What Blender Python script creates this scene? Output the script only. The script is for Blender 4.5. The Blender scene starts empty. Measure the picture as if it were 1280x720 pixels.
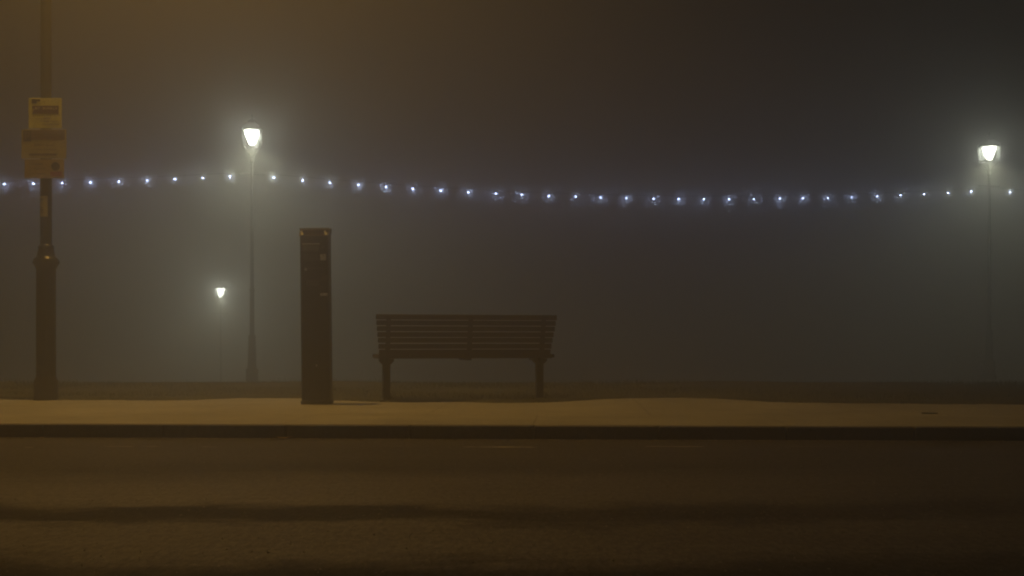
import bpy, bmesh, math, random
from mathutils import Vector, Matrix
R = math.radians
random.seed(7)
S = bpy.context.scene
COL = S.collection
F = 1464.0          # focal length in photo pixels (photo 1280 wide)
CH = 0.62           # camera height over the pavement
HY = 427.0          # picture row of the horizon
ROAD = -0.097

# ------------------------------------------------------------------ materials
def mat(name, color, rough=0.6, metal=0.0, noise=None, bump=None, spec=0.5):
    """noise=(scale, amount, stretch) varies the base colour; bump=(scale, strength)."""
    m = bpy.data.materials.new(name); m.use_nodes = True
    nt = m.node_tree; b = nt.nodes['Principled BSDF']
    b.inputs['Base Color'].default_value = (*color, 1)
    b.inputs['Roughness'].default_value = rough
    b.inputs['Metallic'].default_value = metal
    b.inputs['Specular IOR Level'].default_value = spec
    tc = nt.nodes.new('ShaderNodeTexCoord')
    if noise:
        n = nt.nodes.new('ShaderNodeTexNoise'); n.inputs['Scale'].default_value = noise[0]
        n.inputs['Detail'].default_value = 6; n.inputs['Roughness'].default_value = .65
        mp = nt.nodes.new('ShaderNodeMapping'); mp.inputs['Scale'].default_value = noise[2] if len(noise) > 2 else (1, 1, 1)
        nt.links.new(tc.outputs['Object'], mp.inputs['Vector']); nt.links.new(mp.outputs[0], n.inputs['Vector'])
        r = nt.nodes.new('ShaderNodeValToRGB')
        a = noise[1]
        r.color_ramp.elements[0].position = .3; r.color_ramp.elements[1].position = .7
        r.color_ramp.elements[0].color = (*[c*(1-a) for c in color], 1)
        r.color_ramp.elements[1].color = (*[min(1, c*(1+a)) for c in color], 1)
        nt.links.new(n.outputs['Fac'], r.inputs[0]); nt.links.new(r.outputs[0], b.inputs['Base Color'])
    if bump:
        n = nt.nodes.new('ShaderNodeTexNoise'); n.inputs['Scale'].default_value = bump[0]; n.inputs['Detail'].default_value = 4
        nt.links.new(tc.outputs['Object'], n.inputs['Vector'])
        bp = nt.nodes.new('ShaderNodeBump'); bp.inputs['Strength'].default_value = bump[1]; bp.inputs['Distance'].default_value = .01
        nt.links.new(n.outputs['Fac'], bp.inputs['Height']); nt.links.new(bp.outputs[0], b.inputs['Normal'])
    return m

def emit(name, color, strength):
    m = bpy.data.materials.new(name); m.use_nodes = True
    nt = m.node_tree; nt.nodes.remove(nt.nodes['Principled BSDF'])
    e = nt.nodes.new('ShaderNodeEmission'); e.inputs[0].default_value = (*color, 1); e.inputs[1].default_value = strength
    nt.links.new(e.outputs[0], nt.nodes['Material Output'].inputs['Surface'])
    return m

def glassy(name, tint=(.9, .93, .9), k=.08, rough=.1):
    m = bpy.data.materials.new(name); m.use_nodes = True
    nt = m.node_tree; nt.nodes.remove(nt.nodes['Principled BSDF'])
    t = nt.nodes.new('ShaderNodeBsdfTransparent'); t.inputs[0].default_value = (*tint, 1)
    g = nt.nodes.new('ShaderNodeBsdfGlossy'); g.inputs['Roughness'].default_value = rough
    x = nt.nodes.new('ShaderNodeMixShader'); x.inputs[0].default_value = k
    nt.links.new(t.outputs[0], x.inputs[1]); nt.links.new(g.outputs[0], x.inputs[2])
    nt.links.new(x.outputs[0], nt.nodes['Material Output'].inputs['Surface'])
    return m

M = {}
M['iron'] = mat('black_iron_paint', (.022, .022, .02), .34, 0, (14, .4), (60, .12))
M['iron_far'] = mat('dark_green_iron_paint', (.014, .016, .013), .8, 0, (10, .3), None, .2)
M['meter'] = mat('meter_paint', (.028, .026, .024), .42, 0, (8, .25), (120, .05))
M['meter_trim'] = mat('meter_trim', (.09, .086, .078), .5, 0, (20, .2))
M['steel'] = mat('brushed_steel', (.45, .44, .42), .35, 1.0, (40, .2))
M['panel'] = mat('brown_panel', (.055, .034, .022), .8, 0, (30, .2), None, .1)
M['strip'] = mat('pale_yellow_glint', (.90, .85, .50), .5, 0, (40, .15))
M['strip2'] = mat('dull_yellow_edge', (.28, .21, .10), .6, 0, (40, .2))
M['sticker'] = mat('pale_sticker', (.6, .6, .56), .6, 0, (60, .25))
M['screen'] = mat('grey_screen', (.16, .165, .14), .4)
M['wood'] = mat('weathered_dark_timber', (.055, .038, .026), .65, 0, (6, .45, (.35, 6, 6)), (40, .3))
M['bench_iron'] = mat('bench_iron', (.03, .027, .023), .5, 0, (20, .3), (80, .1))
M['sign_yellow'] = mat('yellow_sign_face', (.86, .84, .24), .45, 0, (12, .14))
M['sign_cream'] = mat('cream_sign_face', (.56, .50, .22), .5, 0, (10, .16))
M['sign_amber'] = mat('amber_sign_face', (.50, .38, .12), .5, 0, (10, .18))
M['sign_back'] = mat('grey_sign_edge', (.2, .19, .18), .5, .4)
M['sign_dark'] = mat('dark_print', (.05, .03, .03), .5)
M['sign_red'] = mat('dark_red_print', (.10, .02, .015), .5)
M['sign_mauve'] = mat('mauve_print', (.22, .15, .14), .5, 0, (30, .15))
M['sign_pink'] = mat('faded_red_print', (.42, .12, .07), .5)
M['sign_mid'] = mat('faded_brown_print', (.15, .10, .04), .5)
M['sign_pale'] = mat('pale_print', (.85, .75, .45), .5)
M['leaf_yellow'] = mat('yellow_leaf', (.75, .55, .12), .5, 0, (60, .3))
M['leaf_dry'] = mat('dry_leaf', (.34, .25, .15), .6, 0, (60, .3))
M['cover'] = mat('cast_cover', (.05, .045, .04), .5, .3, (60, .3), (120, .4))
M['cable'] = mat('black_cable', (.02, .02, .02), .5)
M['glass'] = glassy('lantern_glass')
M['globe'] = emit('white_lamp_glow', (1.0, .99, .88), 56)
M['led'] = emit('cool_white_led', (.50, .62, 1.0), 240)
M['sodium'] = emit('sodium_glow', (1.0, .55, .13), 12)

def ramp(nt, stops):
    r = nt.nodes.new('ShaderNodeValToRGB'); e = r.color_ramp.elements
    while len(e) < len(stops): e.new(.5)
    for i, (p, c) in enumerate(stops):
        e[i].position = p; e[i].color = (c, c, c, 1) if not isinstance(c, tuple) else (*c, 1)
    return r

def noise(nt, vec, scale, stretch=(1, 1, 1), detail=5, rough=.6):
    mp = nt.nodes.new('ShaderNodeMapping'); mp.inputs['Scale'].default_value = stretch
    nt.links.new(vec, mp.inputs['Vector'])
    n = nt.nodes.new('ShaderNodeTexNoise'); n.inputs['Scale'].default_value = scale
    n.inputs['Detail'].default_value = detail; n.inputs['Roughness'].default_value = rough
    nt.links.new(mp.outputs[0], n.inputs['Vector']); return n.outputs['Fac']

def math_(nt, op, a, b, clamp=False):
    n = nt.nodes.new('ShaderNodeMath'); n.operation = op; n.use_clamp = clamp
    for i, v in enumerate((a, b)):
        if isinstance(v, (int, float)): n.inputs[i].default_value = v
        else: nt.links.new(v, n.inputs[i])
    return n.outputs[0]

def mixc(nt, f, a, b, mode='MIX'):
    n = nt.nodes.new('ShaderNodeMix'); n.data_type = 'RGBA'; n.blend_type = mode
    if isinstance(f, (int, float)): n.inputs[0].default_value = f
    else: nt.links.new(f, n.inputs[0])
    for i, v in ((6, a), (7, b)):
        if isinstance(v, tuple): n.inputs[i].default_value = (*v, 1)
        else: nt.links.new(v, n.inputs[i])
    return n.outputs[2]

def asphalt():
    m = bpy.data.materials.new('worn_asphalt'); m.use_nodes = True
    nt = m.node_tree; b = nt.nodes['Principled BSDF']
    tc = nt.nodes.new('ShaderNodeTexCoord').outputs['Object']
    sep = nt.nodes.new('ShaderNodeSeparateXYZ'); nt.links.new(tc, sep.inputs[0])
    # tyre-worn tracks running along the road: distance across the road, wobbled
    wob = noise(nt, tc, .55, (1, .6, 1), 5, .6)
    wob2 = noise(nt, tc, 5, (.5, 1, 1), 4, .6)
    y = math_(nt, 'ADD', sep.outputs['Y'], math_(nt, 'MULTIPLY', math_(nt, 'SUBTRACT', wob, .5), .95))
    y = math_(nt, 'ADD', y, math_(nt, 'MULTIPLY', math_(nt, 'SUBTRACT', wob2, .5), .75))
    y = math_(nt, 'ADD', y, math_(nt, 'MULTIPLY', sep.outputs['X'], -.03))
    t = math_(nt, 'DIVIDE', y, 10.0)
    soft = noise(nt, tc, .45, (1, .7, 1), 3, .5)
    tr = ramp(nt, [(0, .35), (.366, .35), (.396, .98), (.452, 1.0), (.472, .42), (.500, .42), (.526, 1.0), (.60, .90), (.66, .60), (.86, .62)])
    nt.links.new(t, tr.inputs[0])
    sm = ramp(nt, [(.50, 0.0), (.70, .6)]); nt.links.new(soft, sm.inputs[0])
    xf = ramp(nt, [(.47, 0.0), (.70, .8)]); nt.links.new(math_(nt, 'ADD', math_(nt, 'DIVIDE', sep.outputs['X'], 12.0), .5), xf.inputs[0])
    smx = math_(nt, 'MAXIMUM', sm.outputs[0], xf.outputs[0])
    trk = mixc(nt, smx, tr.outputs[0], (.72, .72, .72))
    big = ramp(nt, [(.3, .85), (.7, 1.15)]); nt.links.new(noise(nt, tc, .8, (.4, 1.6, 1), 6, .6), big.inputs[0])
    streak = ramp(nt, [(.35, .9), (.65, 1.1)]); nt.links.new(noise(nt, tc, 3, (.12, 4, 1), 4, .55), streak.inputs[0])
    fine = ramp(nt, [(.34, .45), (.66, 1.55)]); nt.links.new(noise(nt, tc, 42, (1, .35, 1), 5, .85), fine.inputs[0])
    c = mixc(nt, 1.0, (.125, .118, .114), trk, 'MULTIPLY')
    for k in (big, streak, fine): c = mixc(nt, 1.0, c, k.outputs[0], 'MULTIPLY')
    # pale stones in the worn surface, their glints put into the colour
    vo = nt.nodes.new('ShaderNodeTexVoronoi'); vo.inputs['Scale'].default_value = 34; nt.links.new(tc, vo.inputs['Vector'])
    wn = nt.nodes.new('ShaderNodeTexWhiteNoise'); nt.links.new(vo.outputs['Color'], wn.inputs['Vector'])
    near = math_(nt, 'LESS_THAN', vo.outputs['Distance'], .16)
    pick = math_(nt, 'GREATER_THAN', wn.outputs['Value'], .93)
    c = mixc(nt, math_(nt, 'MULTIPLY', near, pick), c, (.34, .32, .29))
    nt.links.new(c, b.inputs['Base Color'])
    # the polished, oily tracks mirror the lamps less towards us than the rough dry lanes
    sp = math_(nt, 'MULTIPLY', math_(nt, 'MULTIPLY', trk, trk), fine.outputs[0])
    sp = math_(nt, 'MULTIPLY', sp, big.outputs[0])
    nt.links.new(math_(nt, 'MULTIPLY', sp, .85), b.inputs['Specular IOR Level'])
    b.inputs['Roughness'].default_value = .6
    bp = nt.nodes.new('ShaderNodeBump'); bp.inputs['Strength'].default_value = .8; bp.inputs['Distance'].default_value = .01
    nt.links.new(noise(nt, tc, 60, (1, .5, 1), 5, .8), bp.inputs['Height']); nt.links.new(bp.outputs[0], b.inputs['Normal'])
    return m
M['asphalt'] = asphalt()

def paving():
    m = bpy.data.materials.new('concrete_paving'); m.use_nodes = True
    nt = m.node_tree; b = nt.nodes['Principled BSDF']
    tc = nt.nodes.new('ShaderNodeTexCoord').outputs['Object']
    big = ramp(nt, [(.3, .72), (.7, 1.15)]); nt.links.new(noise(nt, tc, 1.6, (.6, .8, 1), 7, .68), big.inputs[0])
    fine = ramp(nt, [(.35, .85), (.65, 1.12)]); nt.links.new(noise(nt, tc, 60, (1, 1, 1), 3, .7), fine.inputs[0])
    br = nt.nodes.new('ShaderNodeTexBrick'); br.inputs['Scale'].default_value = 1
    br.inputs['Brick Width'].default_value = 1.9; br.inputs['Row Height'].default_value = 6.0; br.inputs['Mortar Size'].default_value = .009
    br.inputs['Color1'].default_value = (.97, .97, .97, 1); br.inputs['Color2'].default_value = (1, 1, 1, 1); br.inputs['Mortar'].default_value = (.68, .66, .62, 1)
    mp = nt.nodes.new('ShaderNodeMapping'); mp.inputs['Rotation'].default_value = (0, 0, R(3)); mp.inputs['Location'].default_value = (.3, 2.2, 0)
    nt.links.new(tc, mp.inputs['Vector']); nt.links.new(mp.outputs[0], br.inputs['Vector'])
    c = mixc(nt, 1.0, (.50, .485, .40), big.outputs[0], 'MULTIPLY')
    c = mixc(nt, 1.0, c, fine.outputs[0], 'MULTIPLY'); c = mixc(nt, 1.0, c, br.outputs['Color'], 'MULTIPLY')
    nt.links.new(c, b.inputs['Base Color']); b.inputs['Roughness'].default_value = .8
    bp = nt.nodes.new('ShaderNodeBump'); bp.inputs['Strength'].default_value = .25; bp.inputs['Distance'].default_value = .004
    nt.links.new(noise(nt, tc, 80, (1, 1, 1), 4, .7), bp.inputs['Height']); nt.links.new(bp.outputs[0], b.inputs['Normal'])
    return m
M['paving'] = paving()
M['kerb'] = mat('granite_kerb', (.15, .14, .13), .75, 0, (30, .3), (90, .3))
M['kerb_joint'] = mat('kerb_joint', (.05, .045, .04), .9)
M['turf'] = mat('short_turf_soil', (.075, .075, .032), .9, 0, (2.2, .45), (40, .6))
M['grass'] = mat('grass_blades', (.10, .11, .035), .6, 0, (1.2, .4))
M['prom'] = mat('promenade_tarmac', (.10, .10, .095), .8, 0, (3, .2))
M['beach'] = mat('beach_shingle', (.16, .13, .09), .9, 0, (1.5, .3))
M['earth'] = mat('dark_earth', (.07, .06, .04), .9, 0, (.5, .3))
M['paint'] = mat('worn_road_paint', (.60, .56, .48), .6, 0, (25, .45, (.3, 1, 1)))
M['water'] = mat('dark_sea', (.02, .025, .028), .15, 0, None, (1.2, .5))

# ------------------------------------------------------------------ mesh helpers
class MB:
    def __init__(s): s.bm = bmesh.new()
    def box(s, c, size, rot=None, bev=0.0, seg=1):
        t = bmesh.new(); bmesh.ops.create_cube(t, size=1.0)
        bmesh.ops.scale(t, vec=size, verts=t.verts)
        if bev: bmesh.ops.bevel(t, geom=t.edges[:], offset=bev, segments=seg, profile=.5, affect='EDGES')
        mt = Matrix.Translation(c) @ (rot if rot else Matrix.Identity(4))
        t.transform(mt); s._add(t); return s
    def _add(s, t):
        me = bpy.data.meshes.new('tmp'); t.to_mesh(me); t.free(); s.bm.from_mesh(me); bpy.data.meshes.remove(me)
    def lathe(s, prof, c=(0, 0, 0), n=28, start=0.0):
        """prof: [(radius, z)] bottom to top; closed ends."""
        bm = s.bm; rings = []
        for r, z in prof:
            rings.append([bm.verts.new((c[0]+r*math.cos(start+2*math.pi*k/n), c[1]+r*math.sin(start+2*math.pi*k/n), c[2]+z)) for k in range(n)])
        for a, b in zip(rings, rings[1:]):
            for k in range(n): bm.faces.new((a[k], a[(k+1) % n], b[(k+1) % n], b[k]))
        bm.faces.new(rings[0][::-1]); bm.faces.new(rings[-1]); return s
    def tube(s, pts, r, n=10):
        bm = s.bm; rings = []; P = [Vector(p) for p in pts]
        rs = r if isinstance(r, (list, tuple)) else [r]*len(P)
        for i, p in enumerate(P):
            d = (P[min(i+1, len(P)-1)] - P[max(i-1, 0)]).normalized()
            u = d.cross(Vector((0, 0, 1)))
            if u.length < 1e-3: u = d.cross(Vector((0, 1, 0)))
            u.normalize(); v = d.cross(u)
            rings.append([bm.verts.new(p + (u*math.cos(2*math.pi*k/n) + v*math.sin(2*math.pi*k/n))*rs[i]) for k in range(n)])
        for a, b in zip(rings, rings[1:]):
            for k in range(n): bm.faces.new((a[k], a[(k+1) % n], b[(k+1) % n], b[k]))
        bm.faces.new(rings[0][::-1]); bm.faces.new(rings[-1]); return s
    def prism(s, poly, y0, y1):
        """poly [(x,z)] extruded from y0 to y1"""
        bm = s.bm; a = [bm.verts.new((x, y0, z)) for x, z in poly]; b = [bm.verts.new((x, y1, z)) for x, z in poly]
        n = len(poly); bm.faces.new(a); bm.faces.new(b[::-1])
        for k in range(n): bm.faces.new((a[k], b[k], b[(k+1) % n], a[(k+1) % n]))
        return s
    def prism_x(s, poly, x0, x1):
        """poly [(y,z)] extruded along x"""
        bm = s.bm; a = [bm.verts.new((x0, y, z)) for y, z in poly]; b = [bm.verts.new((x1, y, z)) for y, z in poly]
        n = len(poly); bm.faces.new(a); bm.faces.new(b[::-1])
        for k in range(n): bm.faces.new((a[k], b[k], b[(k+1) % n], a[(k+1) % n]))
        return s
    def build(s, name, m, parent=None, smooth=False, loc=None):
        bmesh.ops.recalc_face_normals(s.bm, faces=s.bm.faces[:])
        me = bpy.data.meshes.new(name); s.bm.to_mesh(me); s.bm.free()
        me.materials.append(m)
        if smooth:
            for p in me.polygons: p.use_smooth = True
            try: me.set_sharp_from_angle(angle=R(38))
            except Exception: pass
        o = bpy.data.objects.new(name, me); COL.objects.link(o)
        if parent: o.parent = parent
        if loc: o.location = loc
        return o

def tag(o, label=None, cat=None, group=None, kind=None):
    if label: o['label'] = label
    if cat: o['category'] = cat
    if group: o['group'] = group
    if kind: o['kind'] = kind
    return o
def empty(name, loc, label, cat, rz=0, group=None):
    o = bpy.data.objects.new(name, None); COL.objects.link(o)
    o.location = loc; o.rotation_euler = (0, 0, rz); o.empty_display_size = .2
    return tag(o, label, cat, group)
def copy_tree(o, parent=None):
    c = o.copy(); COL.objects.link(c); c.parent = parent
    for ch in list(o.children): copy_tree(ch, c)
    return c
def ground(px, py, z=0.0):
    """world x,y of the ground point seen at photo pixel px,py on height z"""
    d = F*(CH - z)/(py - HY); return (px-640)*d/F, d
def sheet(name, pts, faces, m):
    me = bpy.data.meshes.new(name); me.from_pydata(pts, [], faces); me.materials.append(m)
    o = bpy.data.objects.new(name, me); COL.objects.link(o); return tag(o, kind='structure')

# ------------------------------------------------------------------ the ground
def kerb_y(x): return 8.57 - .044*x            # front edge of the kerb, running slightly towards us on the right
# base land: one sheet to the horizon, profile in y (falls to the lower promenade and the beach)
prof = [(-400, -.30), (8.9, -.30), (11.0, -.06), (12.6, -.012), (14.5, -.006), (17.0, -.02), (18.5, -.14), (21.5, -.50), (26, -.56), (34.5, -.58),
        (36, -.9), (45, -3.40), (60, -3.6), (75, -5.2), (110, -6.5), (900, -9)]
xs = [-900, -200, -60] + [-30 + 2*i for i in range(31)] + [60, 200, 900]
pts = []; faces = []
for (y, z) in prof:
    for x in xs:
        dz = 0
        if 12 < y < 20 and abs(x) < 40: dz = .018*math.sin(x*.9 + y) + .012*math.sin(x*2.3+1)
        pts.append((x, y, z+dz))
n = len(xs)
for j in range(len(prof)-1):
    for i in range(n-1):
        a = j*n+i; faces.append((a, a+1, a+n+1, a+n))
land = sheet('ground', pts, faces, M['turf'])
land.data.materials.append(M['beach'])
for p in land.data.polygons:
    if p.center.y > 36: p.material_index = 1
pr = sheet('promenade_path', [(-300, 22.5, -.505), (300, 22.5, -.505), (300, 33.8, -.545), (-300, 33.8, -.545)], [(0, 1, 2, 3)], M['prom'])
sheet('sea_water', [(-900, 100, -6.0), (900, 100, -6.0), (900, 880, -6.0), (-900, 880, -6.0)], [(0, 1, 2, 3)], M['water'])

# road
X0, X1 = -60, 60
sheet('road', [(X0, -12, ROAD), (X1, -12, ROAD), (X1, kerb_y(X1)-.002, ROAD), (X0, kerb_y(X0)-.002, ROAD)], [(0, 1, 2, 3)], M['asphalt'])
# pavement, flat sheet on a solid edge
ky = lambda x: kerb_y(x)+.135
pv = [(-60, ky(-60)), (60, ky(60)), (60, 13.4), (-60, 13.4)]
sheet('pavement', [(x, y, 0) for x, y in pv] + [(x, y, -.2) for x, y in pv],
      [(0, 1, 2, 3), (4, 5, 1, 0), (5, 6, 2, 1), (6, 7, 3, 2), (7, 4, 0, 3)], M['paving'])
# kerb stones with joints
k = MB(); ang = Matrix.Rotation(math.atan(-.044), 4, 'Z')
x = -30.0; L = .914
while x < 30:
    cx = x + L/2; cy = kerb_y(cx) + .065
    k.box((cx, cy, -.10+random.uniform(-.0015, .0015)+.003), (L-.008, .128, .20), ang, .012, 2)
    x += L
kb = k.build('kerb', M['kerb']); tag(kb, kind='structure')
sheet('gutter_strip', [(-60, kerb_y(-60)-.055, ROAD+.004), (60, kerb_y(60)-.055, ROAD+.004), (60, kerb_y(60)-.004, ROAD+.004), (-60, kerb_y(-60)-.004, ROAD+.004)], [(0, 1, 2, 3)],
      mat('gutter_grit', (.34, .31, .27), .55, 0, (9, .7, (.3, 1.5, 1)), (50, .4)))
# loose grit and chippings lying on the road and in the gutter
def stones(n_, place, smin, smax):
    gv = []; gf = []
    for i in range(n_):
        x, y = place(); s_ = smin + (smax-smin)*random.random()**3; a = random.uniform(0, 6.3)
        b_ = len(gv); hh = s_*random.uniform(.5, 1.1)
        for k_ in range(4): gv.append((x+s_*math.cos(a+k_*1.57)*random.uniform(.6, 1.1), y+s_*math.sin(a+k_*1.57)*random.uniform(.6, 1.1), ROAD))
        gv.append((x+random.uniform(-.3, .3)*s_, y+random.uniform(-.3, .3)*s_, ROAD+hh))
        for k_ in range(4): gf.append((b_+k_, b_+(k_+1) % 4, b_+4))
    return gv, gf
def on_road():
    y = 2.6 + 6.0*random.random()**1.3; return random.uniform(-.55*y-.6, .55*y+.6), y
def in_gutter():
    x = random.uniform(-5, 5); return x, kerb_y(x)-.01-abs(random.gauss(0, .07))
for nm, place, n_, a_, b2, mm_ in (('grit', on_road, 7000, .0016, .007, (.30, .28, .25)), ('gutter_grit', in_gutter, 3500, .003, .012, (.24, .21, .17))):
    v_, f_ = stones(n_, place, a_, b2); o = sheet(nm, v_, f_, mat(nm+'_stone', mm_, .6, 0, (7, .6))); o['kind'] = 'stuff'
    tag(o, 'fine loose grit scattered over the asphalt' if nm == 'grit' else 'grit and dirt gathered along the foot of the kerb', 'grit')

# worn paint marks
pp = []; pf = []
def dash(px0, px1, py, w):
    x0, y0 = ground(px0, py, ROAD); x1, y1 = ground(px1, py+.4, ROAD)
    nseg = max(4, int((x1-x0)/.05)); base = len(pp)
    for i in range(nseg+1):
        t = i/nseg; xx = x0+(x1-x0)*t; yy = y0+(y1-y0)*t; ww = w*random.uniform(.25, 1)*(math.sin(math.pi*min(1, max(0, t*.96+.02)))**.35)
        pp.append((xx, yy-ww/2, ROAD+.004)); pp.append((xx, yy+ww/2, ROAD+.004))
    for i in range(nseg):
        a = base+2*i; pf.append((a, a+2, a+3, a+1))
dash(578, 672, 559.3, .075); dash(806, 880, 558.6, .06); dash(130, 168, 558.5, .04); dash(30, 42, 559.6, .05); dash(985, 1040, 558.8, .025); dash(178, 200, 558.4, .03)
dash(470, 520, 557.8, .02); dash(250, 275, 559, .02)
sheet('road_marking', pp, pf, M['paint'])

# ------------------------------------------------------------------ grass verge
edge = [(-2500, 480), (-200, 494), (0, 497.5), (50, 500), (240, 500.5), (300, 497.5), (372, 498), (430, 501), (490, 503), (560, 502.5), (650, 504), (690, 503), (740, 499.5), (790, 497.5),
        (850, 497.3), (910, 499), (970, 503), (1100, 504.5), (1280, 506), (1500, 508)]
ew = [ground(a, b) for a, b in edge]
ew[0] = (-30, 14.3); ew[1] = (-7.6, 13.35)
ew.append((30, 9.9 if False else 11.0)); ew.sort()
def edge_y(x):
    for (xa, ya), (xb, yb) in zip(ew, ew[1:]):
        if xa <= x <= xb: return ya + (yb-ya)*(x-xa)/(xb-xa)
    return ew[0][1] if x < ew[0][0] else ew[-1][1]
# turf mat lying over the back of the pavement
tp = []; tf = []; N = 300
for i in range(N+1):
    x = -28 + 56*i/N; e = edge_y(x) + .05*math.sin(x*7)+.03*math.sin(x*19+2)
    tp += [(x, e, .004), (x, e+.10, .022), (x, 14.2, .028), (x, 17.1, .02 + .018*math.sin(x*.9+17) + .010*math.sin(x*2.3+1))]
for i in range(N):
    for j in range(3):
        a = i*4+j; tf.append((a, a+4, a+5, a+1))
sheet('verge_ground', tp, tf, M['turf'])
gv = []; gf = []
def crest(x): return .030*math.sin(x*.55+.6)+.02*math.sin(x*1.7)+.012*math.sin(x*4.1+1)
for i in range(46000):
    x = random.uniform(-8.6, 8.6); 
    y0 = edge_y(x) - .03
    y = y0 + (17.3-y0)*random.random()**1.15
    hgt = random.uniform(.015, .04)*(1+.5*math.sin(x*1.3+2)*math.sin(y*2.1)) + max(0, (y-15.5)/1.8)*.01*random.random()
    if y-y0 < .25: hgt *= .45
    if random.random() < .01: hgt *= 2.0
    a = random.uniform(0, math.pi); w = .0045; lx = random.uniform(-.6, .6)*hgt; ly = random.uniform(-.6, .6)*hgt
    z = .02 if y > y0+.1 else .006; b = len(gv)
    z += 0 if y < 14.2 else .0
    gv += [(x-math.cos(a)*w, y-math.sin(a)*w, z-.02), (x+math.cos(a)*w, y+math.sin(a)*w, z-.02), (x+lx, y+ly, z+hgt)]
    gf.append((b, b+1, b+2))
gr = sheet('grass', gv, gf, M['grass']); gr['kind'] = 'stuff'
tag(gr, 'short dull green grass growing on the verge behind the pavement', 'grass')

# ------------------------------------------------------------------ near street light column (sodium)
PX, PY = -4.945, 12.43
near = empty('street_light', (PX, PY, 0), 'tall black column street light with three yellow signs strapped to its shaft', 'street light')
b = MB(); b.lathe([(.128, 0), (.128, .03), (.122, .05), (.122, .20), (.112, .225), (.105, .235), (.100, .25)], n=32)
b.build('plinth', M['iron'], near, True)
b = MB(); b.lathe([(.100, .25), (.100, .60), (.099, 1.38), (.104, 1.40), (.118, 1.425), (.130, 1.45), (.132, 1.475), (.120, 1.50), (.098, 1.515), (.090, 1.53), (.086, 1.56),
                   (.078, 1.60), (.082, 1.615), (.080, 1.63), (.064, 1.65)], n=36)
b.build('lower_column', M['iron'], near, True)
b = MB(); b.box((0, -.1005, .80), (.085, .012, .62), None, .004); b.build('access_door', M['iron'], near)
b = MB(); b.lathe([(.060, 1.645), (.057, 2.5), (.052, 6.0), (.048, 8.0)], n=28); b.build('shaft', M['iron'], near, True)
for sx in (-1, 1):
    MB().box((sx*.126, 0, 1.46), (.03, .03, .035), None, .008).build('collar_lug', M['iron'], near)
b = MB(); b.tube([(0, 0, 7.7), (0, 0, 8.15), (.05, -.03, 8.32), (.3, -.15, 8.42), (.95, -.47, 8.46)], .028, 12); b.build('arm', M['iron'], near, True)
ROT = Matrix.Rotation(R(63), 4, 'Z')
b = MB(); b.box((1.25, -.62, 8.47), (.26, .66, .10), ROT, .04, 3); b.build('lamp_head', M['iron'], near, True)
b = MB(); b.box((1.25, -.62, 8.405), (.16, .40, .02), ROT, .005); b.build('lamp_glass', M['sodium'], near)
# curved sticker on the shaft
b = MB(); bm = b.bm; rows = []
for z in (2.0, 2.22): 
    rows.append([bm.verts.new((.0605*math.sin(t), -.0605*math.cos(t), z-.06)) for t in [R(-62+9*i) for i in range(12)]])
for i in range(11): bm.faces.new((rows[0][i], rows[0][i+1], rows[1][i+1], rows[1][i]))
st = b.build('number_label', M['sign_cream'], near); tag(st, 'faded cream vertical label on the shaft')
b = MB()
for (zz, w) in ((1.985, .022), (2.01, .03), (2.035, .02), (2.12, .02)):
    for a in (-28, -12):
        t = R(a); b.box((.0615*math.sin(t), -.0615*math.cos(t), zz), (w*.6, .002, .010), Matrix.Rotation(t, 4, 'Z'))
b.build('label_print', M['sign_mid'], st)

# signs
def strokes(mb, x0, x1, z, h, y, fill=.85, wmin=.5, wmax=1.1):
    """a row of small illegible marks"""
    x = x0
    while x < x1 - h*.3:
        w = h*random.uniform(wmin, wmax)
        if random.random() < fill:
            w2 = min(w, x1-x); kind = random.random()
            if kind < .5:
                mb.box((x+h*.1, y, z), (h*.2, .0012, h)); mb.box((x+w2*.5, y, z+random.choice((-.4, 0, .4))*h), (w2*.7, .0010, h*.2))
            else:
                mb.box((x+w2*.4, y, z), (w2*.7, .0011, h*random.uniform(.7, 1)))
        x += w*1.2
SY = PY - .078
def bracket(par):
    b = MB(); b.tube([(.062*math.cos(t), .078+.062*math.sin(t), 0) for t in [R(20*i) for i in range(19)]], .006, 6); return b.build('clamp', M['iron'], par)
# upper
s1 = empty('yellow_sign', (-4.923, SY, 2.61+.305-.0), 'small yellow sign with dark red banner, uppermost of three on the column', 'sign')
def zof(py): return CH + (HY-py)/(F/(SY))
def xof(px): return (px-640)/(F/SY) - (PX-.015)
zc = zof(141.5); s1.location.z = zc
W, H = .350, .318
MB().box((0, 0, 0), (W, .004, H), None, .0015).build('plate', M['sign_yellow'], s1)
b = MB(); b.box((-.115, -.0035, .125), (.05, .002, .045)); b.box((-.075, -.0035, .135), (.05, .002, .022)); b.build('emblem', M['sign_dark'], s1)
ban = MB().box((.005, -.0035, .035), (.275, .002, .085)).build('banner', M['sign_red'], s1)
b = MB(); strokes(b, -.105, .125, .050, .026, -.0054); strokes(b, -.125, -.11, .03, .03, -.0054); b.build('lettering', M['sign_pale'], ban)
b = MB(); strokes(b, -.10, .06, -.055, .014, -.0035); strokes(b, -.05, .13, -.085, .012, -.0035); strokes(b, -.03, .15, -.118, .016, -.0035); b.build('small_print', M['sign_mid'], s1)
bracket(s1)
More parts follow.
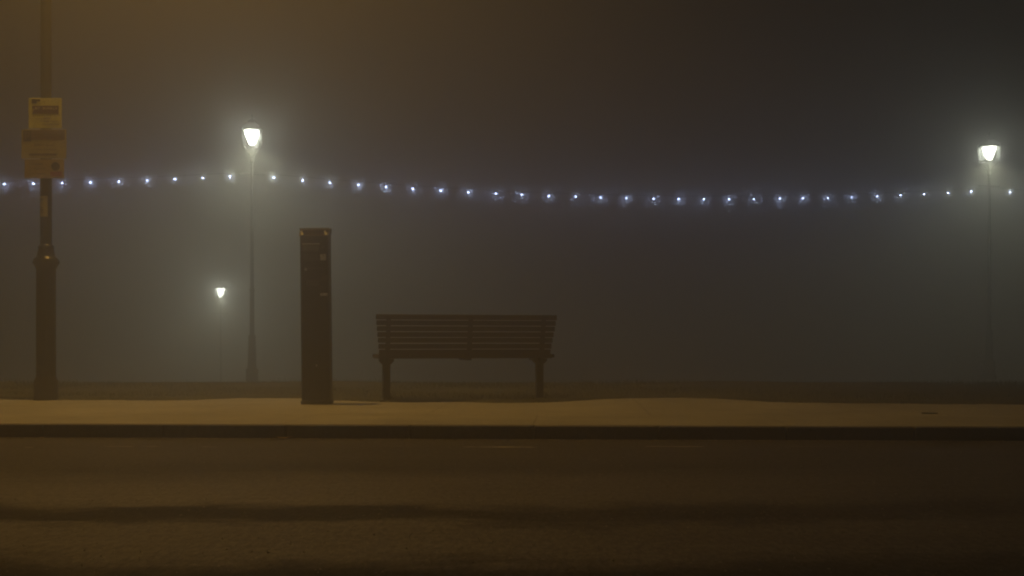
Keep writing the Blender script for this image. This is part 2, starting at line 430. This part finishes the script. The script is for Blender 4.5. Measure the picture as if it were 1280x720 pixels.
# middle
s2 = empty('information_sign', (-4.936, SY, zof(180)), 'widest cream sign, with dark square and mauve header, between two yellow signs on the column', 'sign')
W2, H2 = .475, .305
MB().box((0, 0, 0), (W2, .004, H2), None, .0015).build('plate', M['sign_cream'], s2)
hd = MB().box((.035, -.0035, .095), (.37, .002, .10)).build('header', M['sign_mauve'], s2)
b = MB(); strokes(b, -.10, .19, .095, .03, -.0054, .8); b.build('lettering', M['sign_mid'], hd)
sq = MB().box((-.175, -.0037, .085), (.085, .0024, .115)).build('dark_square', M['sign_dark'], s2)
b = MB(); b.box((-.195, -.0056, .085), (.013, .0015, .08)); b.box((-.178, -.0056, .119), (.030, .0013, .012)); b.box((-.178, -.0056, .083), (.030, .0013, .012)); b.box((-.160, -.0056, .101), (.012, .0014, .040))
b.build('symbol', M['sign_mauve'], sq)
b = MB(); strokes(b, -.10, .0, -.01, .022, -.0035); strokes(b, .02, .10, -.015, .016, -.0035); strokes(b, -.13, .13, -.06, .012, -.0035); b.box((-.01, -.0035, -.112), (.29, .001, .022)); b.build('small_print', M['sign_mid'], s2)
bracket(s2)
# lower
s3 = empty('notice_sign', (-4.932, SY, zof(211)), 'low amber sign with a dark round symbol, lowest of three on the column', 'sign')
W3, H3 = .415, .200
MB().box((0, 0, 0), (W3, .004, H3), None, .0015).build('plate', M['sign_amber'], s3)
b = MB(); bm = b.bm
vs = [bm.verts.new((.118+.045*math.cos(t), -.0036, .025+.045*math.sin(t))) for t in [2*math.pi*i/24 for i in range(24)]]
vt = [bm.verts.new((.118+.045*math.cos(t), -.0018, .025+.045*math.sin(t))) for t in [2*math.pi*i/24 for i in range(24)]]
bm.faces.new(vs)
for i in range(24): bm.faces.new((vs[i], vt[i], vt[(i+1) % 24], vs[(i+1) % 24]))
b.build('round_symbol', M['sign_dark'], s3)
MB().box((.125, -.003, -.055), (.12, .0012, .05)).build('colour_patch', M['sign_pink'], s3)
b = MB(); strokes(b, -.15, -.02, .05, .02, -.0035); strokes(b, -.15, .03, .0, .014, -.0035); strokes(b, -.15, .03, -.05, .012, -.0035); b.build('small_print', M['sign_mid'], s3)
bracket(s3)

# ------------------------------------------------------------------ ticket machine
MX, MY = ground(394.5, 505.5); MY += 0.0
met = empty('parking_meter', (MX, MY+.10, 0), 'dark upright pay and display parking machine with a slanted top', 'parking meter', R(-4))
met.rotation_euler = (0, R(-.6), R(.5))
w = .141; fy = -.10; by = .10
b = MB(); b.prism_x([(fy, .0), (by, .0), (by, 1.70), (fy, 1.665)], -w, w)
bmesh.ops.bevel(b.bm, geom=[e for e in b.bm.edges if abs((e.verts[0].co-e.verts[1].co).normalized().z) > .8], offset=.018, segments=3, profile=.5, affect='EDGES')
b.build('body', M['meter'], met, True)
MB().box((0, 0, .02), (.296, .212, .04), None, .006).build('base_plate', M['meter_trim'], met)
# head: a frame round a slanted panel that faces the pavement
b = MB()
b.prism_x([(fy-.004, 1.6660), (fy+.010, 1.6660), (by, 1.7015), (by, 1.755), (fy+.055, 1.735), (fy+.035, 1.722)], -w-.004, w+.004)
b.build('hood', M['meter'], met)
rot = Matrix.Rotation(R(-34.8), 4, 'X')
b = MB(); b.box((-.004, fy+.0175, 1.6955), (.200, .006, .056), rot); b.build('slanted_panel', M['panel'], met)
b = MB(); b.box((-.004, fy+.0345, 1.7195), (.236, .006, .007), rot); b.build('panel_edge', M['strip2'], met)
for sx in (-.122, .112):
    b = MB(); b.box((sx, fy+.0165, 1.6965), (.022, .008, .054), rot @ Matrix.Rotation(R(-22), 4, 'Y')); b.build('glint_strip', M['strip'], met)  # pale colour stands in for the yellow glints beside the panel
MB().box((0, fy+.030, 1.738), (2*w+.012, .030, .012), None, .003).build('hood_lip', M['meter'], met)
sc = MB().box((-.032, fy-.004, 1.545), (.17, .012, .075), None, .004).build('screen_surround', M['meter_trim'], met)
MB().box((-.028, fy-.0115, 1.545), (.15, .004, .052), None, .001).build('screen', M['screen'], sc)
MB().box((-.028, fy-.014, 1.584), (.17, .016, .008), None, .002).build('screen_brow', M['sticker'], sc)
MB().box((.090, fy-.003, 1.555), (.035, .006, .035), None, .002).build('button', M['meter_trim'], met)
tag(MB().box((.088, fy-.002, 1.452), (.058, .003, .062)).build('notice', M['sticker'], met), 'pale square notice')
MB().box((-.035, fy-.001, 1.452), (.15, .002, .07)).build('instruction_panel', M['meter_trim'], met)
MB().box((.02, fy-.003, 1.345), (.215, .006, .008)).build('door_edge', M['meter_trim'], met)
lk = MB().lathe([(.016, 0), (.016, .008), (.010, .011)], n=20); 
o = lk.build('lock', M['steel'], met, True); o.location = (-.083, fy, 1.335); o.rotation_euler = (R(90), 0, 0)
o = MB().lathe([(.011, 0), (.011, .006), (.007, .008)], n=16).build('lock', M['steel'], met, True); o.location = (.012, fy, .385); o.rotation_euler = (R(90), 0, 0)
MB().box((.092, fy-.002, 1.085), (.072, .003, .028)).build('asset_label', M['sticker'], met)
b = MB(); b.box((0, fy-.0008, .72), (.236, .0016, 1.14), None); b.build('service_door', M['meter'], met)
b = MB(); b.box((.098, fy-.010, 1.245), (.05, .02, .04), None, .004); b.build('coin_slot', M['meter_trim'], met)
b = MB(); b.box((-.02, fy-.004, 1.20), (.13, .008, .06), None, .01, 2); b.build('ticket_tray', M['meter_trim'], met)

# ------------------------------------------------------------------ bench, its back to the road
lx, ly = ground(484, 502.5); rx_, ry_ = ground(675.5, 499.8)
ben = empty('park_bench', ((lx+rx_)/2, (ly+ry_)/2+.02, 0), 'dark slatted bench with its back to the road', 'bench', math.atan2(ry_-ly, rx_-lx)*.92)
Lg = math.hypot(rx_-lx, ry_-ly)/2
bl = .960
# local frame: x along the bench, +y towards the sea, back at y<0
def back_y(z): return -.055 - (z-.45)*.20
def slat(mb, z, hgt, half0, half1):
    r = Matrix.Rotation(R(11.5), 4, 'X')
    mb.box(((half1-half0)/2, back_y(z)-.0, z), (half0+half1, .026, hgt), r, .006, 2)
b = MB()
zs = [.872, .812, .755, .694, .634, .573, .512]
for i, z in enumerate(zs):
    t = (z-.5)/.4
    slat(b, z + random.uniform(-.002, .002), (.0495 if i else .052), bl-.045*(1-t), bl-.045*(1-t)*1.2)
b.build('backrest', M['wood'], ben)
b = MB()
for i in range(6):
    y = -.03 + i*.082
    b.box((.018, y, .462 + (.008 if i in (0, 5) else 0)), (2*bl-.045, .066, .036), None, .007, 2)
b.build('seat', M['wood'], ben)
for xx in (-Lg, 0.035, Lg):
    b = MB(); b.prism_x([(back_y(.44)+.017, .442), (back_y(.44)+.060, .442), (back_y(.90)+.040, .885), (back_y(.90)+.014, .885)], xx-.022, xx+.022)
    b.build('back_support', M['bench_iron'], ben)
    if xx == .035:
        MB().box((xx, .17, .434), (.045, .44, .018), None, .004).build('seat_bearer', M['bench_iron'], ben)
for xx in (-Lg, Lg):
    b = MB()
    b.box((xx, .06, .215), (.076, .072, .43), None, .006)
    b.prism([(xx-.075, .441), (xx-.075, .420), (xx-.042, .385), (xx+.042, .385), (xx+.075, .420), (xx+.075, .441)], .02, .10)
    b.box((xx, .17, .4305), (.050, .44, .022), None, .003)
    b.box((xx, .06, .010), (.15, .16, .02), None, .004)
    b.build('leg', M['bench_iron'], ben)

# ------------------------------------------------------------------ promenade lamps
def make_lamp():
    e = empty('promenade_lamp', (0, 0, 0), 'x', 'street lamp', 0, 'lit white lanterns on the promenade')
    b = MB(); b.lathe([(.19, 0), (.19, .10), (.165, .14), (.15, .16), (.145, .42), (.155, .45), (.15, .48), (.115, .53), (.105, .60), (.095, 1.0), (.085, 1.25), (.095, 1.28), (.09, 1.31), (.062, 1.36)], n=24)
    b.build('base', M['iron_far'], e, True)
    b = MB(); b.lathe([(.058, 1.35), (.052, 2.4), (.062, 2.43), (.062, 2.47), (.046, 2.5), (.030, 5.60), (.052, 5.62), (.048, 5.70), (.03, 5.73)], n=20)
    b.build('column', M['iron_far'], e, True)
    b = MB(); b.tube([(-.30, 0, 5.33), (.30, 0, 5.33)], .014, 8); b.lathe([(.02, -.02), (.024, 0), (.02, .02)], (-.30, 0, 5.33), 10); b.lathe([(.02, -.02), (.024, 0), (.02, .02)], (.30, 0, 5.33), 10)
    b.build('ladder_bar', M['iron_far'], e, True)
    # lantern: square, tapering to the foot
    T, B0, zt, zb = .215, .190, 6.42, 6.00
    b = MB()
    for sx in (-1, 1):
        for sy in (-1, 1):
            b.tube([(sx*B0, sy*B0, zb), (sx*T, sy*T, zt)], .010, 6)
    for z, h in ((zb, B0), (zt, T)):
        for s_ in (-1, 1):
            b.box((0, s_*h, z), (2*h+.02, .02, .02)); b.box((s_*h, 0, z), (.018, 2*h-.02, .018))
    fr = b.build('lantern_frame', M['lantern'], e)
    b = MB()
    for sx in (-1, 1):
        for sy in (-1, 1): b.tube([(sx*.03, sy*.03, 5.74), (sx*.075, sy*.075, 5.86), (sx*B0, sy*B0, zb-.012)], .008, 6)
    b.box((0, 0, 5.745), (.09, .09, .03)); b.build('lantern_foot', M['foot_black'], fr)
    for k in range(4):
        a = MB(); bm = a.bm; f_ = .004
        q = [(-B0+.01, -B0, zb+.01), (B0-.01, -B0, zb+.01), (T-.012, -T, zt-.012), (-T+.012, -T, zt-.012)]
        a1 = [bm.verts.new(v) for v in q]; a2 = [bm.verts.new((v[0], v[1]+f_, v[2])) for v in q]
        bm.faces.new(a1); bm.faces.new(a2[::-1])
        for i in range(4): bm.faces.new((a1[i], a2[i], a2[(i+1) % 4], a1[(i+1) % 4]))
        bm.transform(Matrix.Rotation(R(90*k), 4, 'Z')); a.build('pane', M['glass'], fr)
    b = MB(); b.lathe([(.345, 6.425), (.335, 6.445), (.22, 6.53), (.12, 6.59), (.12, 6.64), (.06, 6.68), (.02, 6.70), (.012, 6.76), (.022, 6.78), (.008, 6.81)], n=4, start=R(45))
    b.build('hood', M['iron_far'], e)
    b = MB(); b.lathe([(.04, 6.03), (.07, 6.06), (.11, 6.15), (.165, 6.29), (.19, 6.40)], n=20); b.build('bulb', M['globe'], e, True)
    return e
M['lantern'] = mat('grey_lantern_frame', (.34, .34, .31), .6, 0, (20, .2))
M['foot_black'] = mat('near_black_iron', (.006, .006, .006), .8, 0, None, None, .1)  # lamp glare on the lantern foot held down by a near-black colour
lamp = make_lamp()
def light(parent, z, power, color, size_deg, blend, radius, kind='SPOT'):
    d = bpy.data.lights.new('lamp_light', kind); d.energy = power; d.color = color; d.shadow_soft_size = radius
    if kind == 'SPOT': d.spot_size = R(size_deg); d.spot_blend = blend
    o = bpy.data.objects.new('lamp_light', d); COL.objects.link(o); o.parent = parent; o.location = z
    return o
WHITE = (.97, 1.0, .70)
LP = 440
light(lamp, (0, 0, 5.99), LP, WHITE, 150, .06, .04)
sL = F/29.0; sR = F/32.3
AX, AY = (312-640)/sL, 29.0
BX, BY = (1241-640)/sR, 32.3
l1 = lamp; l1.location = (AX+.06, AY, -.56); l1['label'] = 'lit white lantern lamp beyond the parking machine, higher and larger of two by it'
l2 = copy_tree(lamp); l2.location = (BX-.10, BY, -.42); l2['label'] = 'lit white lantern lamp standing alone at the far end of the light string'
d3 = 50.0; l3 = copy_tree(lamp); l3.location = ((276-640)*d3/F, d3, CH+61*d3/F-6.22); l3['label'] = 'most distant lit lantern, low in the fog between the column and the parking machine'
for ch in l3.children:          # the far lantern is the brightest of the three
    if ch.type == 'LIGHT': ch.data = ch.data.copy(); ch.data.energy = LP*1.1
    elif ch.name.startswith('bulb'):
        ch.data = ch.data.copy(); ch.data.materials[0] = emit('bright_white_lamp_glow', (1.0, .99, .88), 150)
for l, r_ in ((l1, 4), (l2, 12), (l3, 30)): l.rotation_euler = (0, 0, R(r_))

# ------------------------------------------------------------------ festoon strings
A = Vector((AX, AY, 4.82)); Bp = Vector((BX, BY, 4.88)); D = (Bp-A); Ls = D.length; u = D.normalized()
bulb_me = None; cap_me = None
def string_(name_lab, P, Q, ts, sag=.40):
    global bulb_me, cap_me
    e = empty('festoon_string', P, name_lab, 'string lights', 0, 'strings of light bulbs hung between the promenade lamps')
    d = Q-P; Lq = d.length
    def at(t): 
        q = t/Lq; return d*q - Vector((0, 0, 4*sag*q*(1-q)))
    c = MB(); c.tube([at(Lq*i/40) for i in range(41)], .007, 6); c.build('cable', M['cable'], e, True)
    for t in ts:
        p = at(t)
        if bulb_me is None:
            b = MB(); bmesh.ops.create_icosphere(b.bm, subdivisions=1, radius=.023); o = b.build('bulb', M['led'], e, True); bulb_me = o.data
            c = MB(); c.lathe([(.022, .028), (.024, .05), (.018, .075), (.01, .085)], n=10); h = c.build('bulb_holder', M['cable'], o, True); cap_me = h.data
        else:
            o = bpy.data.objects.new('bulb', bulb_me); COL.objects.link(o); o.parent = e
            h = bpy.data.objects.new('bulb_holder', cap_me); COL.objects.link(h); h.parent = o
        o.location = p - Vector((0, 0, .085)); halo_at.append(P + o.location)
halo_at = []
jit = lambda: random.uniform(-.025, .025)
string_('sagging string of small bluish white bulbs between the two promenade lamps', A, Bp, [.585+.6965*i+(jit() if 0 < i < 27 else 0) for i in range(28)])
A2 = A - u*Ls
string_('string of small bluish white bulbs passing behind the signs on the black column', A2, A, [Ls-.47-.659*i for i in range(10)][::-1])
C2 = Bp + u*Ls
string_('string of bluish white bulbs running out of view past the lone lamp', Bp, C2, [.52, 1.22])

# ------------------------------------------------------------------ small things on the ground
def leaf(px, py, z, size, m, lab, grp=None, rz=0.):
    x, y = ground(px, py, z)
    mb = MB(); bm = mb.bm; pts = []
    nn = 9
    ring = [bm.verts.new((size*math.cos(t)*(1+.2*math.cos(3*t)), size*.55*math.sin(t)*(1+.25*math.cos(5*t)), .35*size*abs(math.cos(t))*.5)) for t in [2*math.pi*i/nn for i in range(nn)]]
    c = bm.verts.new((0, 0, .004)); 
    for i in range(nn): bm.faces.new((c, ring[i], ring[(i+1) % nn]))
    g = bmesh.ops.solidify(bm, geom=bm.faces[:], thickness=.0015)
    o = mb.build('fallen_leaf', m, None, False, (x, y, z+.004)); o.rotation_euler = (0, 0, rz)
    tag(o, lab, 'leaf', grp)
leaf(355, 548.2, ROAD+.004, .062, M['leaf_yellow'], 'largest yellow fallen leaf in the gutter below the parking machine', None, .1)
SL = 'small pale dry leaf lying in the gutter along the kerb'
for px, py, sz in ((388, 549.2, .022), (396, 548.8, .016), (52, 547.5, .028), (740, 551.5, .02), (973, 549.6, .026), (802, 548.4, .024), (1222, 550.6, .026), (287, 549.5, .02)):
    leaf(px, py, ROAD+.004, sz, M['leaf_dry'], SL, 'small dry leaves in the gutter', random.random()*3)
cx, cy = ground(1162, 517.0)
b = MB(); b.lathe([(.068, 0), (.068, .005), (.063, .007)], n=24); o = b.build('access_cover', M['cover'], None, True, (cx, cy, .001)); tag(o, 'small dark round metal cover set in the pavement', 'cover')

# ------------------------------------------------------------------ lights
SOD = (1.0, .545, .125)
light(near, (1.25, -.62, 8.36), 1420, SOD, 120, .45, .09)

HALO_R, HALO_D = .25, 1.0
# ------------------------------------------------------------------ fog
hz = MB().box((0, 40, 2.0), (150, 130, 22)).build('haze', M['iron']); tag(hz, 'thick brown night fog hanging over the whole seafront', 'fog', None, 'stuff')
hm = bpy.data.materials.new('fog_air'); hm.use_nodes = True; nt = hm.node_tree; nt.nodes.remove(nt.nodes['Principled BSDF'])
pv_ = nt.nodes.new('ShaderNodeVolumePrincipled'); pv_.inputs['Color'].default_value = (.94, .94, .93, 1)
pv_.inputs['Density'].default_value = .012; pv_.inputs['Anisotropy'].default_value = .35
pv2 = nt.nodes.new('ShaderNodeVolumePrincipled'); pv2.inputs['Color'].default_value = (.94, .94, .93, 1)
pv2.inputs['Density'].default_value = .040; pv2.inputs['Anisotropy'].default_value = .9
add = nt.nodes.new('ShaderNodeAddShader'); nt.links.new(pv_.outputs[0], add.inputs[0]); nt.links.new(pv2.outputs[0], add.inputs[1])
nt.links.new(add.outputs[0], nt.nodes['Material Output'].inputs['Volume'])
hz.data.materials.clear(); hz.data.materials.append(hm)

def halo_layer(radius, density, parent=None):  # balls of scattering air added round each bulb to make its halo
    mb = MB()
    for p in halo_at:
        near_lamp = min((p - Vector((q[0], q[1], 5.4))).length for q in ((AX, AY), (BX, BY)))
        t_ = bmesh.new(); bmesh.ops.create_icosphere(t_, subdivisions=3, radius=radius*max(.6, min(1, .35+.16*near_lamp)))
        t_.transform(Matrix.Translation(p)); mb._add(t_)
    o = mb.build('halo_mist', M['iron'], parent, True)
    mm = bpy.data.materials.new('halo_air'); mm.use_nodes = True; nt = mm.node_tree; nt.nodes.remove(nt.nodes['Principled BSDF'])
    v = nt.nodes.new('ShaderNodeVolumePrincipled'); v.inputs['Color'].default_value = (.97, .97, .97, 1)
    v.inputs['Density'].default_value = density; v.inputs['Anisotropy'].default_value = 0
    nt.links.new(v.outputs[0], nt.nodes['Material Output'].inputs['Volume'])
    o.data.materials.clear(); o.data.materials.append(mm); o['kind'] = 'stuff'
    return o
ms = tag(halo_layer(.30, .30), 'fine wet mist hanging thickest round the string lights', 'halo_mist', None, 'stuff')
halo_layer(.20, .65, ms); halo_layer(.13, .5, ms)

# ------------------------------------------------------------------ world: night, a dim town glow
wd = bpy.data.worlds.new('World'); S.world = wd; wd.use_nodes = True; nt = wd.node_tree
bg = nt.nodes['Background']; sky = nt.nodes.new('ShaderNodeTexSky'); sky.sky_type = 'NISHITA'; sky.sun_disc = False
sky.sun_elevation = R(-6); sky.sun_rotation = R(200)
nt.links.new(sky.outputs[0], bg.inputs[0]); bg.inputs[1].default_value = .01
bg2 = nt.nodes.new('ShaderNodeBackground'); bg2.inputs[0].default_value = (1.0, .76, .56, 1); bg2.inputs[1].default_value = .009
ad = nt.nodes.new('ShaderNodeAddShader'); nt.links.new(bg.outputs[0], ad.inputs[0]); nt.links.new(bg2.outputs[0], ad.inputs[1])
nt.links.new(ad.outputs[0], nt.nodes['World Output'].inputs['Surface'])

# ------------------------------------------------------------------ camera and render
cam = bpy.data.cameras.new('camera'); co = bpy.data.objects.new('camera', cam); COL.objects.link(co)
co.location = (0, 0, CH); co.rotation_euler = (R(90), 0, 0)
cam.sensor_width = 36; cam.lens = F/1280*36; cam.shift_y = (HY-360)/1280; cam.clip_start = .05; cam.clip_end = 3000
S.camera = co
S.view_settings.view_transform = 'Standard'; S.view_settings.look = 'None'; S.view_settings.exposure = 0; S.view_settings.gamma = 1
c = S.cycles
c.filter_width = 2.0; c.use_denoising = True; c.denoiser = 'OPENIMAGEDENOISE'
c.max_bounces = 6; c.diffuse_bounces = 2; c.glossy_bounces = 2; c.volume_bounces = 3; c.transparent_max_bounces = 8
c.use_light_tree = True; c.sample_clamp_indirect = 1.0; c.sample_clamp_direct = 22.0; c.caustics_reflective = False; c.caustics_refractive = False
